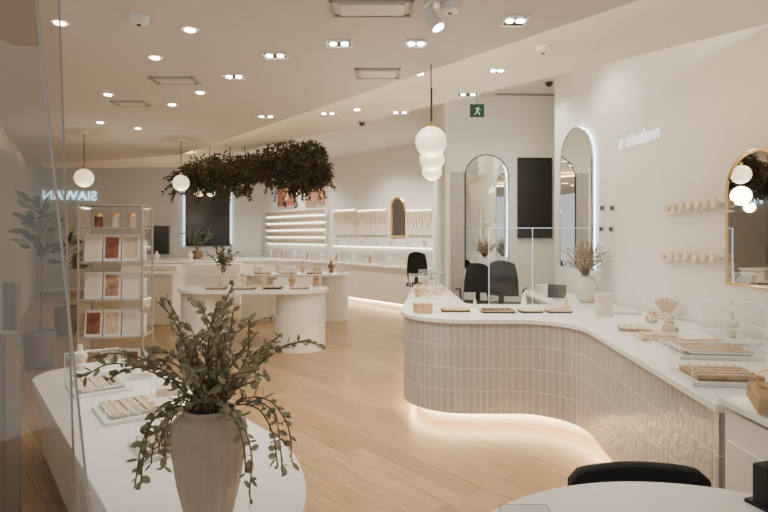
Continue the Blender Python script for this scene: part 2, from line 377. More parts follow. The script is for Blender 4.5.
def pegrow(px0,px1,py,n,which):
    a=WR.s_at(px0); b=WR.s_at(px1)
    for k in range(n):
        s=a+(b-a)*k/(n-1); z=WR.z((px0+px1)/2,py)
        t=thing('display_peg','pale round display peg in the %s row on the right wall'%which,'display peg',WR.loc(s,z),WR.rz,'%s row of wall pegs'%which)
        o=MB().lathe([(.012,0),(.012,.05),(.030,.055),(.034,.075),(.030,.095),(.01,.1)],n=14).build('knob',M['cream'],t,smooth=True); o.rotation_euler=(PI/2,0,0)
        MB().tube([(.037*math.cos(q),-.072,.037*math.sin(q)) for q in [2*PI*i/14 for i in range(14)]],.0035,4,True).build('bangle',M['gold'],t)
pegrow(676,725,206,7,'upper'); pegrow(672,723,257,7,'lower')
for px in ((672,730,212),(668,727,263)):
    s,w,z0,z1=WR.rect(px[0],px[1],px[2]-1,px[2]+1)
    tag_=thing('peg_rail','slim pale rail under the %s row of wall pegs'%('upper' if px[2]<230 else 'lower'),'rail',WR.loc(s,z0),WR.rz)
    MB().box(0,-.02,0,w+.1,.04,.014).build('rail_bar',M['cream'],tag_)
for (px,py,lb) in ((613,208,'upper dark switch plate on the right wall near the backlit mirror'),(603,208,'upper small dark plate beside the switch plate near the mirror'),(612,229,'lower dark switch plate on the right wall above the dried flowers'),(602,229,'lower small dark plate nearest the backlit mirror')):
    s=WR.s_at(px); t=thing('switch_plate',lb,'switch',WR.loc(s,WR.z(px,py)),WR.rz)
    MB().box(0,-.006,0,.09,.012,.06).build('plate',M['grey'],t,bevel=.002); MB().box(0,-.014,0,.06,.006,.03).build('button',M['blackm'],t)
def text(body,loc,rz,size,m,label,mirrorx=False):
    cu=bpy.data.curves.new('lettering','FONT'); cu.body=body; cu.size=size; cu.extrude=.004; cu.align_x='CENTER'; cu.align_y='CENTER'
    to=bpy.data.objects.new('tmp',cu); COL.objects.link(to); dg=bpy.context.evaluated_depsgraph_get(); me=bpy.data.meshes.new_from_object(to.evaluated_get(dg)); bpy.data.objects.remove(to)
    for v in me.vertices:
        x,y,z=v.co; v.co=((-x if mirrorx else x),-z,y)
    o=bpy.data.objects.new('lettering',me); COL.objects.link(o); me.materials.clear(); me.materials.append(m); o.location=loc; o.rotation_euler=(0,0,rz)
    return tag(o,label,'sign')
s=WR.s_at(639); text('melanie a',WR.loc(s,WR.z(639,138),.01),WR.rz,.19,M['signrefl'],'faint reflection of a sign made as pale glowing reversed lettering high on the right wall',True)  # sign reflected in the shopfront glass, modelled as glowing letters on the wall
s=WE.s_at(70); text('SIAWAN',WE.loc(s,WE.z(70,196),.04),WE.rz,.37,M['sign'],'reflection of a sign made as pale blue glowing reversed lettering on the far left end wall',True)  # another shopfront glass reflection set on the wall as emissive letters

# ------------------------------------------------------------ ceiling fixtures
def y1(px): return 155-(px-180)*155/460 if px>180 else 155
LC=(1,.905,.79)
def lamp(x,y,z,e,size=125):
    l=bpy.data.lights.new('downlight_or_fill_beam','SPOT'); l.energy=e; l.spot_size=math.radians(size); l.spot_blend=.9; l.shadow_soft_size=.06; l.color=LC
    o=bpy.data.objects.new('downlight_or_fill_beam',l); COL.objects.link(o); o.location=(x,y,z-.03)
DL=[(515,20,2,'square pair downlight at the top beside the band'),(416,43,2,'pair downlight left of the front pendant cord'),(497,70,2,'pair downlight on the raised band above the mirrors'),(339,43,2,'wide pair downlight near the large ceiling diffuser'),(275,55,2,'pair downlight above the hanging foliage'),(266,116,2,'small pair downlight close to the hanging foliage'),(234,76,2,'pair downlight left of the hanging foliage'),(328,113,2,'small pair downlight on the raised band by the foliage'),(190,29,1,'single round downlight at upper left'),(155,57,1,'single round downlight above the left vent'),(200,92,1,'single round downlight right of the left vent'),(172,104,1,'single round downlight below the left vent'),(468,94,2,'pair downlight on the raised band behind the pendant'),(420,73,1,'round downlight beside the small square vent'),(400,112,2,'far pair downlight on the raised band'),(357,109,1,'round downlight at the band edge'),(60,22,1,'single round downlight at the top left corner'),(108,94,1,'single round downlight above the small far vent'),(100,122,1,'far round downlight towards the left end'),(138,128,1,'farthest round downlight before the ceiling step')]
for px,py,nl,lb in DL:
    z=ZM if py<y1(px)-3 else 3.02
    x,y=P(px,py,z)
    t=thing('downlight',lb,'ceiling light',(x,y,z),0)
    if nl==2:
        b=MB(); k=.8 if y<5 else 1; dy=.16 if px>450 else .12; dx=(.15 if px in(515,416,497) else .19)*k
        for sx in(-1,1): b.box(sx*(dx/2+.005),0,-.004,.012,dy+.02,.012); b.box(0,sx*(dy/2+.005),-.004,dx+.02,.012,.012)
        b.build('trim',M['white'],t); MB().box(0,0,-.002,dx,dy,.004).build('recess',M['blackm'],t)
        for sx in(-1,1): MB().lathe([(.022,-.012),(.026,-.003)],sx*dx*.25,0,16).build('lamp_bulb',M['lamp'],t)
    else:
        MB().lathe([(.052,-.006),(.056,0)],n=20).build('trim',M['white'],t); MB().lathe([(.030,-.012),(.033,-.006)],n=16).build('lamp_bulb',M['lamp'],t)
    lamp(x,y,z,(52 if px>300 else 32) if y<7 else 78)
for px,py,w,d,lb in ((372,8,.44,.2,'large white square ceiling diffuser at the top centre'),(378,73,.33,.24,'small white square ceiling vent near the pendant'),(175,80,.34,.18,'long white ceiling vent at left'),(131,103,.3,.18,'far small ceiling vent at left')):
    x,y=P(px,py,ZM); t=thing('ceiling_vent',lb,'vent',(x,y,ZM),0)
    b=MB()
    for sx in(-1,1): b.box(sx*w/2,0,-.006,.014,d+.014,.014); b.box(0,sx*d/2,-.006,w,.014,.014)
    b.build('frame',M['grey'],t); MB().box(0,0,-.008,w*.8,d*.74,.012).build('cover_plate',M['ceil'] if px<200 else M['plinth'],t)
for px,py,z,lb in ((450,5,ZM,'white smoke detector at the top beside the track spotlight'),(543,47,3.02,'white smoke detector on the raised band'),(139,17,ZM,'small white ceiling sensor at upper left')):
    x,y=P(px,py,z); t=thing('smoke_detector',lb,'detector',(x,y,z)); MB().lathe([(.03,-.045),(.05,-.035),(.058,0)],n=20).build('housing',M['white'],t,smooth=True); MB().lathe([(.012,-.05),(.014,-.044)],n=10).build('sensor',M['blackm'],t)
for px,py,lb in ((362,121,'dark dome camera hanging at the band edge above the far wall'),(549,80,'dark dome camera at the wall corner under the band')):
    x,y=P(px,py,3.02)
    t=thing('dome_camera',lb,'camera',(x,y,3.02)); MB().lathe([(.045,-.02),(.045,0)],n=18).build('mount',M['grey'],t); MB().sphere((0,0,-.025),.036,16).build('dome',M['screen'],t,smooth=True)
x,y=P(432,3,ZM); t=thing('track_spotlight','white cylindrical ceiling spotlight tilted above the pendant lamps','spotlight',(x,y,ZM))
MB().lathe([(.045,-.015),(.045,0)],n=18).build('mount',M['white'],t); MB().tube([(0,0,0),(0,0,-.06)],.01,8).build('stem',M['white'],t)
MB().tube([(-.03,.0,-.04),(.03,-.02,-.14)],.038,18).build('lamp_head',M['white'],t,smooth=True); MB().tube([(.03,-.02,-.14),(.032,-.021,-.146)],.030,18).build('lamp_bulb',M['lamp'],t)
gx,gy_=P(525,94,ZU); t=thing('linear_grille','long thin dark grille in the upper ceiling above the wall screen','vent',(gx,gy_,ZU),.05); MB().box(0,0,-.006,.9,.10,.012).build('slot',M['grey'],t); MB().box(0,.0,-.014,.86,.05,.006).build('blade',M['taupe'],t)
d=8.0; t=thing('exit_sign','small green exit sign with white running figure hanging from the ceiling','exit sign',(X(477,d),d,Z(117,d)))
MB().box(0,0,.09,.2,.03,.18).build('sign_box',M['exit'],t); MB().tube([(0,0,.18),(0,0,ZU-Z(117,d))],.008,6).build('stem',M['grey'],t)
b=MB(); b.box(.0,-.018,.085,.022,.004,.05,ry=.3); b.box(-.02,-.018,.05,.014,.004,.05,ry=.7); b.box(.025,-.018,.05,.014,.004,.05,ry=-.5); b.box(.01,-.018,.11,.08,.004,.012,ry=.3)
b.box(.015,-.018,.13,.022,.004,.022); b.build('running_figure',M['exitw'],t)
def pendant(px,py,d,r,label,zt=3.0):
    z=Z(py,d); t=thing('pendant_lamp',label,'pendant lamp',(X(px,d),d,zt))
    MB().lathe([(.05,-.02),(.055,0)],n=18).build('ceiling_rose',M['white'],t)
    MB().tube([(0,0,-.02),(0,0,z-zt+r)],.005,6).build('cord',M['blackm'],t); MB().lathe([(.02,z-zt+r-.005),(.02,z-zt+r+.03)],n=12).build('cap',M['gold'],t)
    MB().sphere((0,0,z-zt),r,24).build('globe',M['globe'],t,smooth=True)
    l=bpy.data.lights.new('pendant_glow','POINT'); l.energy=10; l.shadow_soft_size=r; l.color=(1,.82,.6)
    o=bpy.data.objects.new('pendant_glow',l); COL.objects.link(o); o.location=(X(px,d),d,z-r-.14)
pendant(431,142,4.1,.115,'largest opal globe pendant nearest the front over the counter end',zt=3.02)
pendant(432,159,5.15,.115,'middle opal globe pendant in the row over the counter',zt=3.02)
pendant(432,171,6.2,.11,'farthest opal globe pendant in the row over the counter',zt=ZU)
pendant(181,183,7.3,.105,'opal globe pendant hanging left of the dried foliage',zt=ZM)
pendant(84,178,6.8,.11,'opal globe pendant hanging at far left above the display tower',zt=ZM)
pendant(199,191,10.0,.10,'distant opal globe pendant close behind the left foliage cloud',zt=3.02)
pendant(211,192,12.2,.10,'farthest small opal globe pendant beside the backlit doorway mirror',zt=ZU)

# ------------------------------------------------------------ hanging foliage
def cloud(px,py,d,rx,ry,rzz,n,label,parts,zt,blobs):
    z=Z(py,d); t=thing('hanging_foliage',label,'hanging foliage',(X(px,d),d,z))
    for part,m,frac in parts:
        b=MB()
        for i in range(int(n*frac)):
            bx,by,bz,br=random.choice(blobs)
            while True:
                q=Vector((random.uniform(-1,1),random.uniform(-1,1),random.uniform(-1,1)))
                if q.length<1: break
            p=Vector(((bx+q.x*br)*rx,(by+q.y*br)*ry,(bz+q.z*br*1.15)*rzz))
            dr=Vector((q.x,q.y,q.z*.6-.35))+Vector((random.uniform(-.8,.8) for _ in range(3)))
            b.leaf(p,dr,random.uniform(.045,.11),random.uniform(.016,.042))
        for k in range(int(40*frac)):
            bx,by,bz,br=random.choice(blobs)
            p=Vector((bx*rx+random.uniform(-br,br)*rx,by*ry,(bz-br*.6)*rzz)); dd=Vector((p.x/rx*.7,random.uniform(-.3,.3),random.uniform(-1,.3))).normalized()
            for j in range(8):
                p=p+dd*.035; dd=(dd+Vector((0,0,-.12))).normalized()
                for _ in range(3): b.leaf(p,dd+Vector((random.uniform(-1,1) for _ in range(3)))*.8,.06,.022)
        b.build(part,m,t)
    b=MB()
    for i in range(60):
        bx,by,bz,br=random.choice(blobs); a=random.uniform(0,2*PI)
        b.tube([(0,0,0),(bx*rx*.6,by*ry,bz*rzz*.6),((bx+br*math.cos(a))*rx,by*ry,(bz+br*math.sin(a))*rzz)],.004,4)
    b.build('twigs',M['stem'],t)
    b=MB()
    for sx in(-.65,-.25,.3,.7): b.tube([(sx*rx,0,0),(sx*rx*.92,0,zt-z)],.007,4)
    b.build('wires',M['blackm'],t)
cloud(219,174,8.7,.62,.42,.36,5400,'wide left cloud of dark green dried foliage hanging above the display tables',(('dried_leaves',M['leafb'],.45),('green_leaves',M['leafd'],.55)),3.02,
 [(-.75,0,-.1,.35),(-.45,.2,.15,.5),(-.2,-.2,-.1,.55),(.1,.1,.2,.6),(.35,-.1,-.25,.6),(.6,.2,.25,.5),(.85,0,.2,.45),(.0,0,.0,.6),(-.5,-.2,-.3,.45)])
cloud(292,166,8.5,.58,.42,.42,6000,'right plum and green cloud of dried foliage hanging from the ceiling',(('dried_leaves',M['leafr'],.2),('brown_leaves',M['leafb'],.38),('green_leaves',M['leafd'],.42)),3.02,
 [(-.8,0,.0,.45),(-.45,.2,-.1,.55),(-.2,-.2,.25,.55),(.1,.1,-.2,.6),(.3,-.1,.2,.6),(.5,.2,.05,.5),(.6,0,-.3,.4),(.2,0,-.45,.5),(.45,0,.4,.4)])

# ------------------------------------------------------------ display tables
def dtable(cx,cy,w,d,h,label,pil):
    t=thing('display_table',label,'table',(cx,cy,0))
    MB().prism(stadium(0,0,w,d),h-.05,h).build('tabletop',M['stone'],t,bevel=.005)
    for (px,pw) in pil: MB().prism(stadium(px,0,pw,d*.82),0,h-.05).build('leg',M['white'],t,smooth=True)
    return t
ax0,ax1=X(173,7.9),X(327,7.9)
dtable((ax0+ax1)/2,8.15,ax1-ax0,.85,.88,'nearer white display table with rounded ends and drum legs on the wood floor',[(.68,.72),(-.72,.66)])
bx0,bx1=X(237,10.7),X(348,10.7)
dtable((bx0+bx1)/2,11.0,bx1-bx0,.85,.9,'farther white display table with rounded ends behind the nearer one',[(.7,.7),(-.7,.7)])
TA=(ax0+ax1)/2; TB=(bx0+bx1)/2
cc=[(.98,11.55,0),(.30,12.35,.25),(-1.5,14.55,.8),(-3.1,15.9,.7),(-4.9,15.1,.3),(-6.9,14.6,0),(-7.4,16.95,0),(-4.05,18.2,0),(1.0,12.35,0)]
oc=fillet(cc); fc=thing('curved_cabinet','long curved white cabinet running along the far walls','cabinet',(0,0,0))
MB().prism(oc,.91,.95).build('countertop',M['stone'],fc); MB().prism(inset(oc,.03),.12,.91).build('body',M['white'],fc); MB().prism(inset(oc,.12),0,.12).build('plinth_base',M['white'],fc)
q=inset(oc,.08); MB().tube([(p[0],p[1],.11) for p in q[1:38]],.014,5).build('led_or_added_glow',M['ledf'],fc)
for px,d,lb in ((160,12.6,'white three drawer unit at the left of the far cabinets'),(214,13.2,'white three drawer unit behind the left display table end')):
    t=thing('drawer_unit',lb,'cabinet',(X(px,d),d,0),.12)
    MB().box(0,.25,.48,.72 if px<200 else 1.2,.5,.96).build('body',M['white'],t,bevel=.005)
    W_=.66 if px<200 else 1.12
    for k in range(3):
        dr=MB().box(0,-.012,.2+k*.29,W_,.02,.26).build('drawer',M['white'],t,bevel=.004); MB().tube([(-.08,-.03,.28+k*.29),(.08,-.03,.28+k*.29)],.007,6).build('handle',M['gold'],dr)
s,w,z0,z1=WS.rect(267,329,209,244)
t=thing('ledge_shelf','white wall unit of five horizontal ledges on the far wall left side','shelf',WS.loc(s,z0),WS.rz)
MB().box(0,-.02,(z1-z0)/2,w,.04,z1-z0).build('back_panel',M['white'],t)
for k in range(5):
    zz=(z1-z0)*(k+.1)/5
    MB().box(0,-.09,zz,w,.14,.03).build('ledge',M['white'],t); MB().box(0,-.1,zz+.07,w*.94,.03,.12,rx=.4).build('display_strip',M['beige'],t); MB().box(0,-.06,zz-.022,w*.94,.02,.012).build('led_or_added_glow',M['fillglow'],t)  # glow strips under the ledges are added to brighten the wall
for i,(x0,x1,l) in enumerate(((335,357,'left'),(359,388,'middle'),(408,434,'right'))):
    s,w,z0,z1=WS.rect(x0,x1,210,235)
    t=thing('necklace_board','%s white necklace board hung with gold chains on the far wall'%l,'display board',WS.loc(s,z0,.005),WS.rz)
    MB().box(0,-.02,(z1-z0)/2,w,.03,z1-z0).build('board',M['cream'],t)
    b=MB(); n=int(w/.09)
    for k in range(n):
        xx=(k+.5)*w/n-w/2; hh=random.uniform(.25,.6)*(z1-z0)
        b.tube([(xx-.03,-.045,z1-z0-.06),(xx,-.045,z1-z0-.1-hh),(xx+.03,-.045,z1-z0-.06)],.008,4)
    b.build('chains',M['gold'],t)
    MB().box(0,-.05,z1-z0+.02,w,.08,.03).build('top_rail',M['white'],t); MB().box(0,-.05,z1-z0-.003,w*.95,.03,.01).build('led_or_added_glow',M['fillglow'],t)
mirror(WS,392,405,198,236,'small brass framed arched mirror between necklace boards on the far wall',False,'gold',.03)
for x0,x1,y0,m,lb in ((278,298,185,'red','left red brown portrait print propped above the ledge shelf'),(306,328,183,'red2','right warm toned portrait print propped above the ledge shelf')):
    s,w,z0,z1=WS.rect(x0,x1,y0,207)
    t=thing('wall_print',lb,'picture',WS.loc(s,z0),WS.rz); MB().box(0,-.03,(z1-z0)/2,w,.04,z1-z0).build('frame',M['white'],t)
    MB().box(0,-.055,(z1-z0)/2,w*.9,.01,(z1-z0)*.92).build('print',M[m],t)
    b=MB().sphere((0,-.062,(z1-z0)*.62),w*.2,14); 
    for i,v in enumerate(b.v): b.v[i]=(v[0]*.8,-.062+(v[1]+.062)*.03,v[2])
    b.build('face_shape',mat('print_skin_'+m,(.50,.27,.16),.6,var=.2),t)
s,w,z0,z1=WS.rect(333,436,243,246)
t=thing('light_ledge','long thin lit ledge below the necklace boards on the far wall','shelf',WS.loc(s,z0),WS.rz); MB().box(0,-.08,0,w,.16,.03).build('ledge',M['white'],t); MB().box(0,-.03,-.03,w*.98,.02,.015).build('led_or_added_glow',M['fillglow'],t)
for k in range(7):
    p=WS.loc(s-w/2+w*(k+.5)/7,z0+.016,.09); bust(p[0],p[1],p[2],.2,WS.rz,'small necklace bust on the lit ledge of the far wall',M['cream' if k%2 else 'stonebeige'],'busts on the lit ledge')
def darkarch(x0,x1,y0,y1,lb,halo):
    s,w,z0,z1=WE.rect(x0,x1,y0,y1); t=thing('dark_niche',lb,'wall niche',WE.loc(s,z0),WE.rz)
    MB().box(0,-.06,(z1-z0)/2,w*.94,.02,z1-z0).build('dark_glass',M['screen'],t)
    b=MB()
    for sx in(-1,1): b.box(sx*w/2,-.04,(z1-z0)/2,.05,.05,z1-z0)
    if halo: b.build('backlight',M['halo2'],t)
    else: b.build('frame',M['grey'],t)
darkarch(184,231,188,246,'tall dark glass panel edged with cool light on the far end wall',True)
darkarch(145,170,226,254,'small dark framed panel on the end wall left of the backlit one',False)
darkarch(2,34,205,250,'dark framed panel on the end wall at the far left',False)

# ------------------------------------------------------------ window plinth, vase, eucalyptus
pl=[(-2.66,4.2,.2),(-.86,1.88,.2),(-.60,1.50,.12),(-.31,1.50,.12),(-.31,2.62,.45),(-1.72,4.35,.25),(-2.35,4.75,.25)]
po=fillet(pl); t=thing('window_plinth','low white window plinth with rounded ends carrying the large leafy vase','plinth',(0,0,0))
MB().prism(po,.53,.60).build('top',M['plinth'],t,bevel=.004); MB().prism(inset(po,.06),.08,.53).build('body',M['plinth'],t); MB().prism(inset(po,.08),0,.08).build('plinth_base',M['taupe'],t)
VD=2.08; vx=X(209,VD)
t=thing('ribbed_vase','large brown beige ribbed stoneware vase on the white window plinth','vase',(vx,VD,.60))
MB().lathe([(.075,0),(.086,.02),(.112,.13),(.130,.25),(.137,.31),(.133,.355),(.112,.385),(.09,.395),(.092,.41),(.082,.41),(.078,.385),(.075,.2)],n=72,mod=lambda k:.018*(1 if k%4<2 else -1)).build('body',M['vase'],t,smooth=True)
def bouquet(name,loc,label,cat,nst,length,spread,droop,lL,lW,ml,ms,step=.045,zs=1.0,bias=(0,0),wob=.13,trail=0):
    t=thing(name,label,cat,loc); st=MB(); lf=MB()
    for i in range(nst+trail):
        a=random.uniform(0,2*PI); e=random.uniform(.05,spread); L=length*random.uniform(.5,1.05); z_=zs; dp=droop*e
        p=Vector((.02*math.cos(a),.02*math.sin(a),-.04)); 
        if i>=nst:
            a=PI+random.uniform(-.9,.5) if i%3 else random.uniform(-.5,.2); e=1.0; z_=.75; dp=1.0; L=length*random.uniform(.7,.95)
        d=Vector((math.cos(a)*e+bias[0],math.sin(a)*e+bias[1],z_)).normalized()
        pts=[p.copy()]; n=int(L/step)
        for k in range(n):
            d=(d+Vector((random.uniform(-wob,wob),random.uniform(-wob,wob),-dp*(k/n)))).normalized(); p=p+d*step; pts.append(p.copy())
            if k>1:
                for sg in (0,1):
                    r=Vector((random.uniform(-1,1),random.uniform(-1,1),random.uniform(-.6,.8)))
                    lf.leaf(p,(d*.5+r),lL*random.uniform(.5,1.15),lW*random.uniform(.5,1.15))
        st.tube(pts,.003,4)
    st.build('stems',ms,t); lf.build('leaves',ml,t); return t
bouquet('eucalyptus_bouquet',(vx+.01,VD,1.01),'bushy olive eucalyptus branches spilling out of the ribbed vase','plant',46,.52,.72,.30,.042,.027,M['leaf'],M['stem'],.032,bias=(.03,0),wob=.2,trail=15)
for i,(px,py,w,d,h,lb) in enumerate(((98,388,.44,.34,.2,'far clear jewellery case on the window plinth'),(130,412,.40,.34,.2,'middle clear jewellery case on the window plinth'),(166,447,.30,.28,.18,'near clear jewellery case beside the ribbed vase'))):
    x,y=P(px,py,.6); rz=-.92
    gcase(x,y,.60,w,d,h,rz,lb,r=.0022); tray(x,y,.621,w*.8,d*.8,rz,'jewellery tray inside the %s'%lb.replace('clear jewellery ','clear '),M['cream'],M['beige'],rows=3)
x,y=P(80,370,.6); bust(x,y,.6,.2,0,'small cream necklace bust at the far end of the window plinth',M['cream'])
for k,(px,py,lb) in enumerate(((142,378,'cream jewellery box near the far end of the window plinth'),(168,394,'tan jewellery box beside the far clear case on the plinth'),(190,410,'white jewellery box beside the middle clear case on the plinth'))):
    x,y=P(px,py,.6); gift(x,y,.60,.14,.10,.05,.5-k*.2,lb,[M['cream'],M['stonebeige'],M['white']][k])

# ------------------------------------------------------------ display tower
tx0,tx1=X(79,5.6),X(140,5.6); tw=tx1-tx0; tcx=(tx0+tx1)/2
t=thing('display_tower','slim glassy display tower with shelves full of pictured cards behind the window plinth','display shelf',(tcx,5.75,0),.12)
for sx in(-1,1):
    for sy in(-1,1): MB().box(sx*tw/2,sy*.17,.98,.016,.016,1.96).build('post',M['frame'],t)
MB().box(0,.172,.98,tw-.02,.006,1.9).build('back_glass',M['glass'],t)
SZ=(.22,.62,1.0,1.38,1.72)
for k,z in enumerate(SZ+(1.95,)): MB().box(0,0,z,tw-.01,.33,.014).build('shelf',M['frame'],t)
for sx in(-1,1): MB().box(sx*(tw/2-.004),0,1.0,.006,.30,1.86).build('side_glass',M['glass'],t)
nm=['lowest','lower','middle','upper']; mm3=[M['red2'],M['cream'],M['red'],M['stonebeige'],M['cream']]
for k,z in enumerate(SZ[:4]):
    for j in range(3):
        sx=j-1; cx=tcx+sx*tw*.29
        card(cx,5.66+sx*.024,z+.0075,.165,.27,.12,'picture card at the %s of the %s shelf in the display tower'%(['left','centre','right'][j],nm[k]),mm3[(k*2+j)%5],name='picture_card')
        gift(cx,5.82+sx*.024,z+.0075,.15,.12,.2,.12,'%s box behind the %s card on the %s tower shelf'%(['cream','tan','white'][j],['left','centre','right'][j],nm[k]),[M['cream'],M['stonebeige'],M['white']][j])
for sx in (-1,0,1):
    j=thing('candle_jar',['red','cream','tan'][sx+1]+' jar on the top shelf of the display tower','jar',(tcx+sx*.16,5.72+sx*.02,1.7275))
    MB().lathe([(.035,0),(.04,.01),(.04,.11)],n=14).build('jar_body',[M['red'],M['cream'],M['stonebeige']][sx+1],j,smooth=True); MB().lathe([(.041,.11),(.041,.14)],n=14).build('lid',M['gold'],j)
def bigplant(px,d,top,label,n,L,pot):
    t=thing('potted_plant',label,'plant',(X(px,d),d,0)); MB().lathe([(.13,0),(.16,.02),(.18,.40),(.17,.45),(.15,.4)],n=24).build('pot',pot,t,smooth=True)
    MB().lathe([(.01,.41),(.155,.415)],n=20).build('soil',M['soil'],t)
    s=MB(); lf=MB(); s.tube([(0,0,.4),(.03,0,top*.5),(0,.02,top*.86)],.014,6)
    for i in range(n):
        z=random.uniform(top*.62,top*.95); a=random.uniform(0,2*PI); d0=Vector((math.cos(a),math.sin(a),random.uniform(-.1,1.1)))
        s.tube([(0,0,z-.1),tuple(Vector((0,0,z-.1))+d0.normalized()*.1)],.004,4); lf.leaf(Vector((0,0,z-.1))+d0.normalized()*.1,d0,L*random.uniform(.6,1.15),L*.40)
    s.build('stem',M['stem'],t); lf.build('leaves',M['leafg'],t)
bigplant(40,7.0,2.22,'tall broad leaved potted plant at the far left behind the glass door',66,.22,M['taupe'])
bigplant(66,9.4,1.8,'shorter potted plant behind the display tower',34,.24,M['taupe'])
t=thing('side_console','white console with rounded end against the left wall','cabinet',(-4.7,9.6,0),0); 
MB().box(.35,.9,.46,1.0,.6,.92).build('body',M['white'],t,bevel=.02); MB().box(.35,.9,.935,1.04,.64,.03).build('top',M['stone'],t)

# ------------------------------------------------------------ counter things
Zc=.931
for px,py,w,d,m,inn,lb in ((455,311,.26,.16,'oak','beige','oak jewellery tray at the left end of the counter front'),(497,312,.30,.17,'oak','greentray','oak tray with dark velvet pads second along the counter'),(530,312,.2,.16,'beige','cream','beige jewellery tray in the middle of the counter front'),(558,312,.22,.15,'stonebeige','beige','tan jewellery tray closest to the counter bend')):
    x,y=P(px,py,Zc); tray(x,y,Zc,w,d,.0,lb,M[m],M[inn],rows=3)
x,y=P(424,299,Zc); gcase(x,y+.1,Zc,.3,.36,.24,.03,'clear glass case nearest the rounded counter end')
for i,(dx,dy,m,nm_) in enumerate(((-.07,.02,'oak','oak'),(.06,.04,'cream','cream'),(0,.18,'stonebeige','tan'))):
    bust(x+dx,y+dy,Zc+.021,.15,0,'%s necklace bust inside the glass case at the counter end'%nm_,M[m])
gcase(.62,7.15,Zc,.3,.5,.24,.03,'second glass case further back on the left counter arm'); tray(.62,7.15,Zc+.021,.24,.4,0,'tray inside the second glass case on the counter arm',M['cream'],M['beige'],rows=4)
for k,(x,y,m,c) in enumerate(((.62,6.74,'stonebeige','tan'),(.36,5.2,'oak','oak'),(.66,7.8,'cream','cream'))): gift(x,y,Zc,.16,.14,.09,.2*k,'%s jewellery box on the left counter arm'%c,M[m])
def holder(px,py,r,h,lb,m,cat='ring holder'):
    x,y=P(px,py,Zc); t=thing('ring_holder',lb,cat,(x,y,Zc)); MB().lathe([(r,0),(r,.012),(r*.5,.02),(r*.38,h*.6),(r*.12,h)],n=16).build('cone',m,t,smooth=True)
    MB().tube([(r*.4*math.cos(q),r*.4*math.sin(q),h*.5) for q in [2*PI*i/10 for i in range(10)]],.003,4,True).build('ring',M['gold'],t)
holder(524,307.5,.06,.15,'white ring cone standing behind the beige tray',M['white'])
holder(475,307.5,.04,.09,'small cream ring cone at the inner counter corner',M['cream'])
holder(566,307.5,.045,.12,'tan ring cone behind the tan tray',M['stonebeige'])
x,y=P(587,302,Zc); t=thing('ceramic_vase','pale textured ceramic vase on the counter against the right wall','vase',(x,y,Zc))
MB().lathe([(.07,0),(.1,.03),(.120,.12),(.110,.2),(.07,.25),(.075,.28),(.06,.28),(.055,.2)],n=28).build('body',M['vase2'],t,smooth=True)
db=bouquet('dried_bouquet',(x-.02,y,Zc+.322),'airy dried flowers and olive sprigs in the pale ceramic vase','dried flowers',60,.38,.8,.2,.034,.018,M['dry'],M['stem'],.03)
d2=bouquet('tmp_sprigs',(0,0,0),'x','x',20,.40,.7,.3,.045,.022,M['leaf'],M['stem'],.035)
for o,nm2 in zip(list(d2.children) or [o for o in bpy.data.objects if o.parent==d2],('sprig_stems','olive_leaves')): o.parent=db; o.name=nm2
bpy.data.objects.remove(d2)
x,y=P(604,317,Zc); card(x,y,Zc,.15,.21,-.2,'white framed card standing on the counter beside the ceramic vase',M['cream'])
gy=5.74; xc=(X(489,gy)+X(590,gy))/2; gw=X(590,gy)-X(489,gy); zt_=Z(228,gy)-Zc
t=thing('glass_screen','clear glass screen with faint bright edges standing on the counter','glass screen',(xc,gy,Zc),0)
MB().box(0,0,zt_/2,gw,.008,zt_).build('pane',M['glass'],t)
e=MB(); e.box(0,0,zt_,gw+.004,.008,.006)
for k in (0,.43): e.box(-gw/2+gw*k,0,zt_/2,.004,.009,zt_)
e.build('edge_frame',M['edgel'],t)
def atc(px,py): return P(px,py,Zc)
x,y=atc(634,330); tray(x,y,Zc,.22,.16,-.3,'beige jewellery tray just past the counter bend',M['beige'],M['cream'],rows=3)
x,y=atc(655,338); t=thing('suede_board','large tan display slab lying on the right counter','display board',(x,y-.02,Zc),-.1); MB().box(0,0,.012,.27,.22,.024).build('slab',M['stonebeige'],t,bevel=.004); MB().box(0,0,.03,.2,.15,.012).build('pad',M['beige'],t)
def stone(px,py,s,lb,kind):
    x,y=atc(px,py); t=thing('display_stone',lb,'display stone',(x,y,Zc),random.uniform(0,3))
    b=MB()
    if kind==0:
        b.lathe([(s*.6,0),(s,s*.3),(s*.9,s*.9),(s*.5,s*1.3),(s*.1,s*1.45)],n=9)
    else:
        b.box(0,0,s*.35,s*1.6,s*1.2,s*.7,rz=.2); b.box(s*.1,0,s*1.0,s*1.1,s*.9,s*.6,rz=.6)
    b.build('block',M['stonebeige'],t,bevel=.004); MB().tube([(s*.5*math.cos(q),s*.5*math.sin(q),s*1.42) for q in [2*PI*i/12 for i in range(12)]],.003,4,True).build('bracelet',M['gold'],t)
stone(652,322,.06,'rounded tan display stone on the right counter near the wall',0); stone(670,331,.06,'stacked tan display blocks beside the rounded stone',1)
x,y=atc(664,319); t=thing('fan_display','upright pale fan shaped earring display by the right wall','display stand',(x+.02,y,Zc),-.9)
b=MB(); 
for k in range(5):
    a=(k-2)*.32; b.box(.09*math.sin(a),0,.03+.09*math.cos(a),.03,.015,.12,ry=a)
b.build('fingers',M['beige'],t,bevel=.003); MB().box(0,0,.015,.1,.06,.03).build('base',M['stonebeige'],t)
x,y=atc(703,352); gcase(x,y,Zc,.46,.46,.16,-.1,'long clear glass case on the right counter below the brass mirror'); tray(x,y,Zc+.021,.38,.38,-.1,'tan tray inside the glass case below the brass mirror',M['cream'],M['beige'],rows=5)
x,y=atc(714,380); gcase(x+.03,y,Zc,.38,.28,.14,-.1,'near clear glass case at the end of the right counter'); tray(x+.03,y,Zc+.021,.30,.22,-.1,'tan tray inside the near glass case on the counter',M['oak'],M['beige'],rows=4)
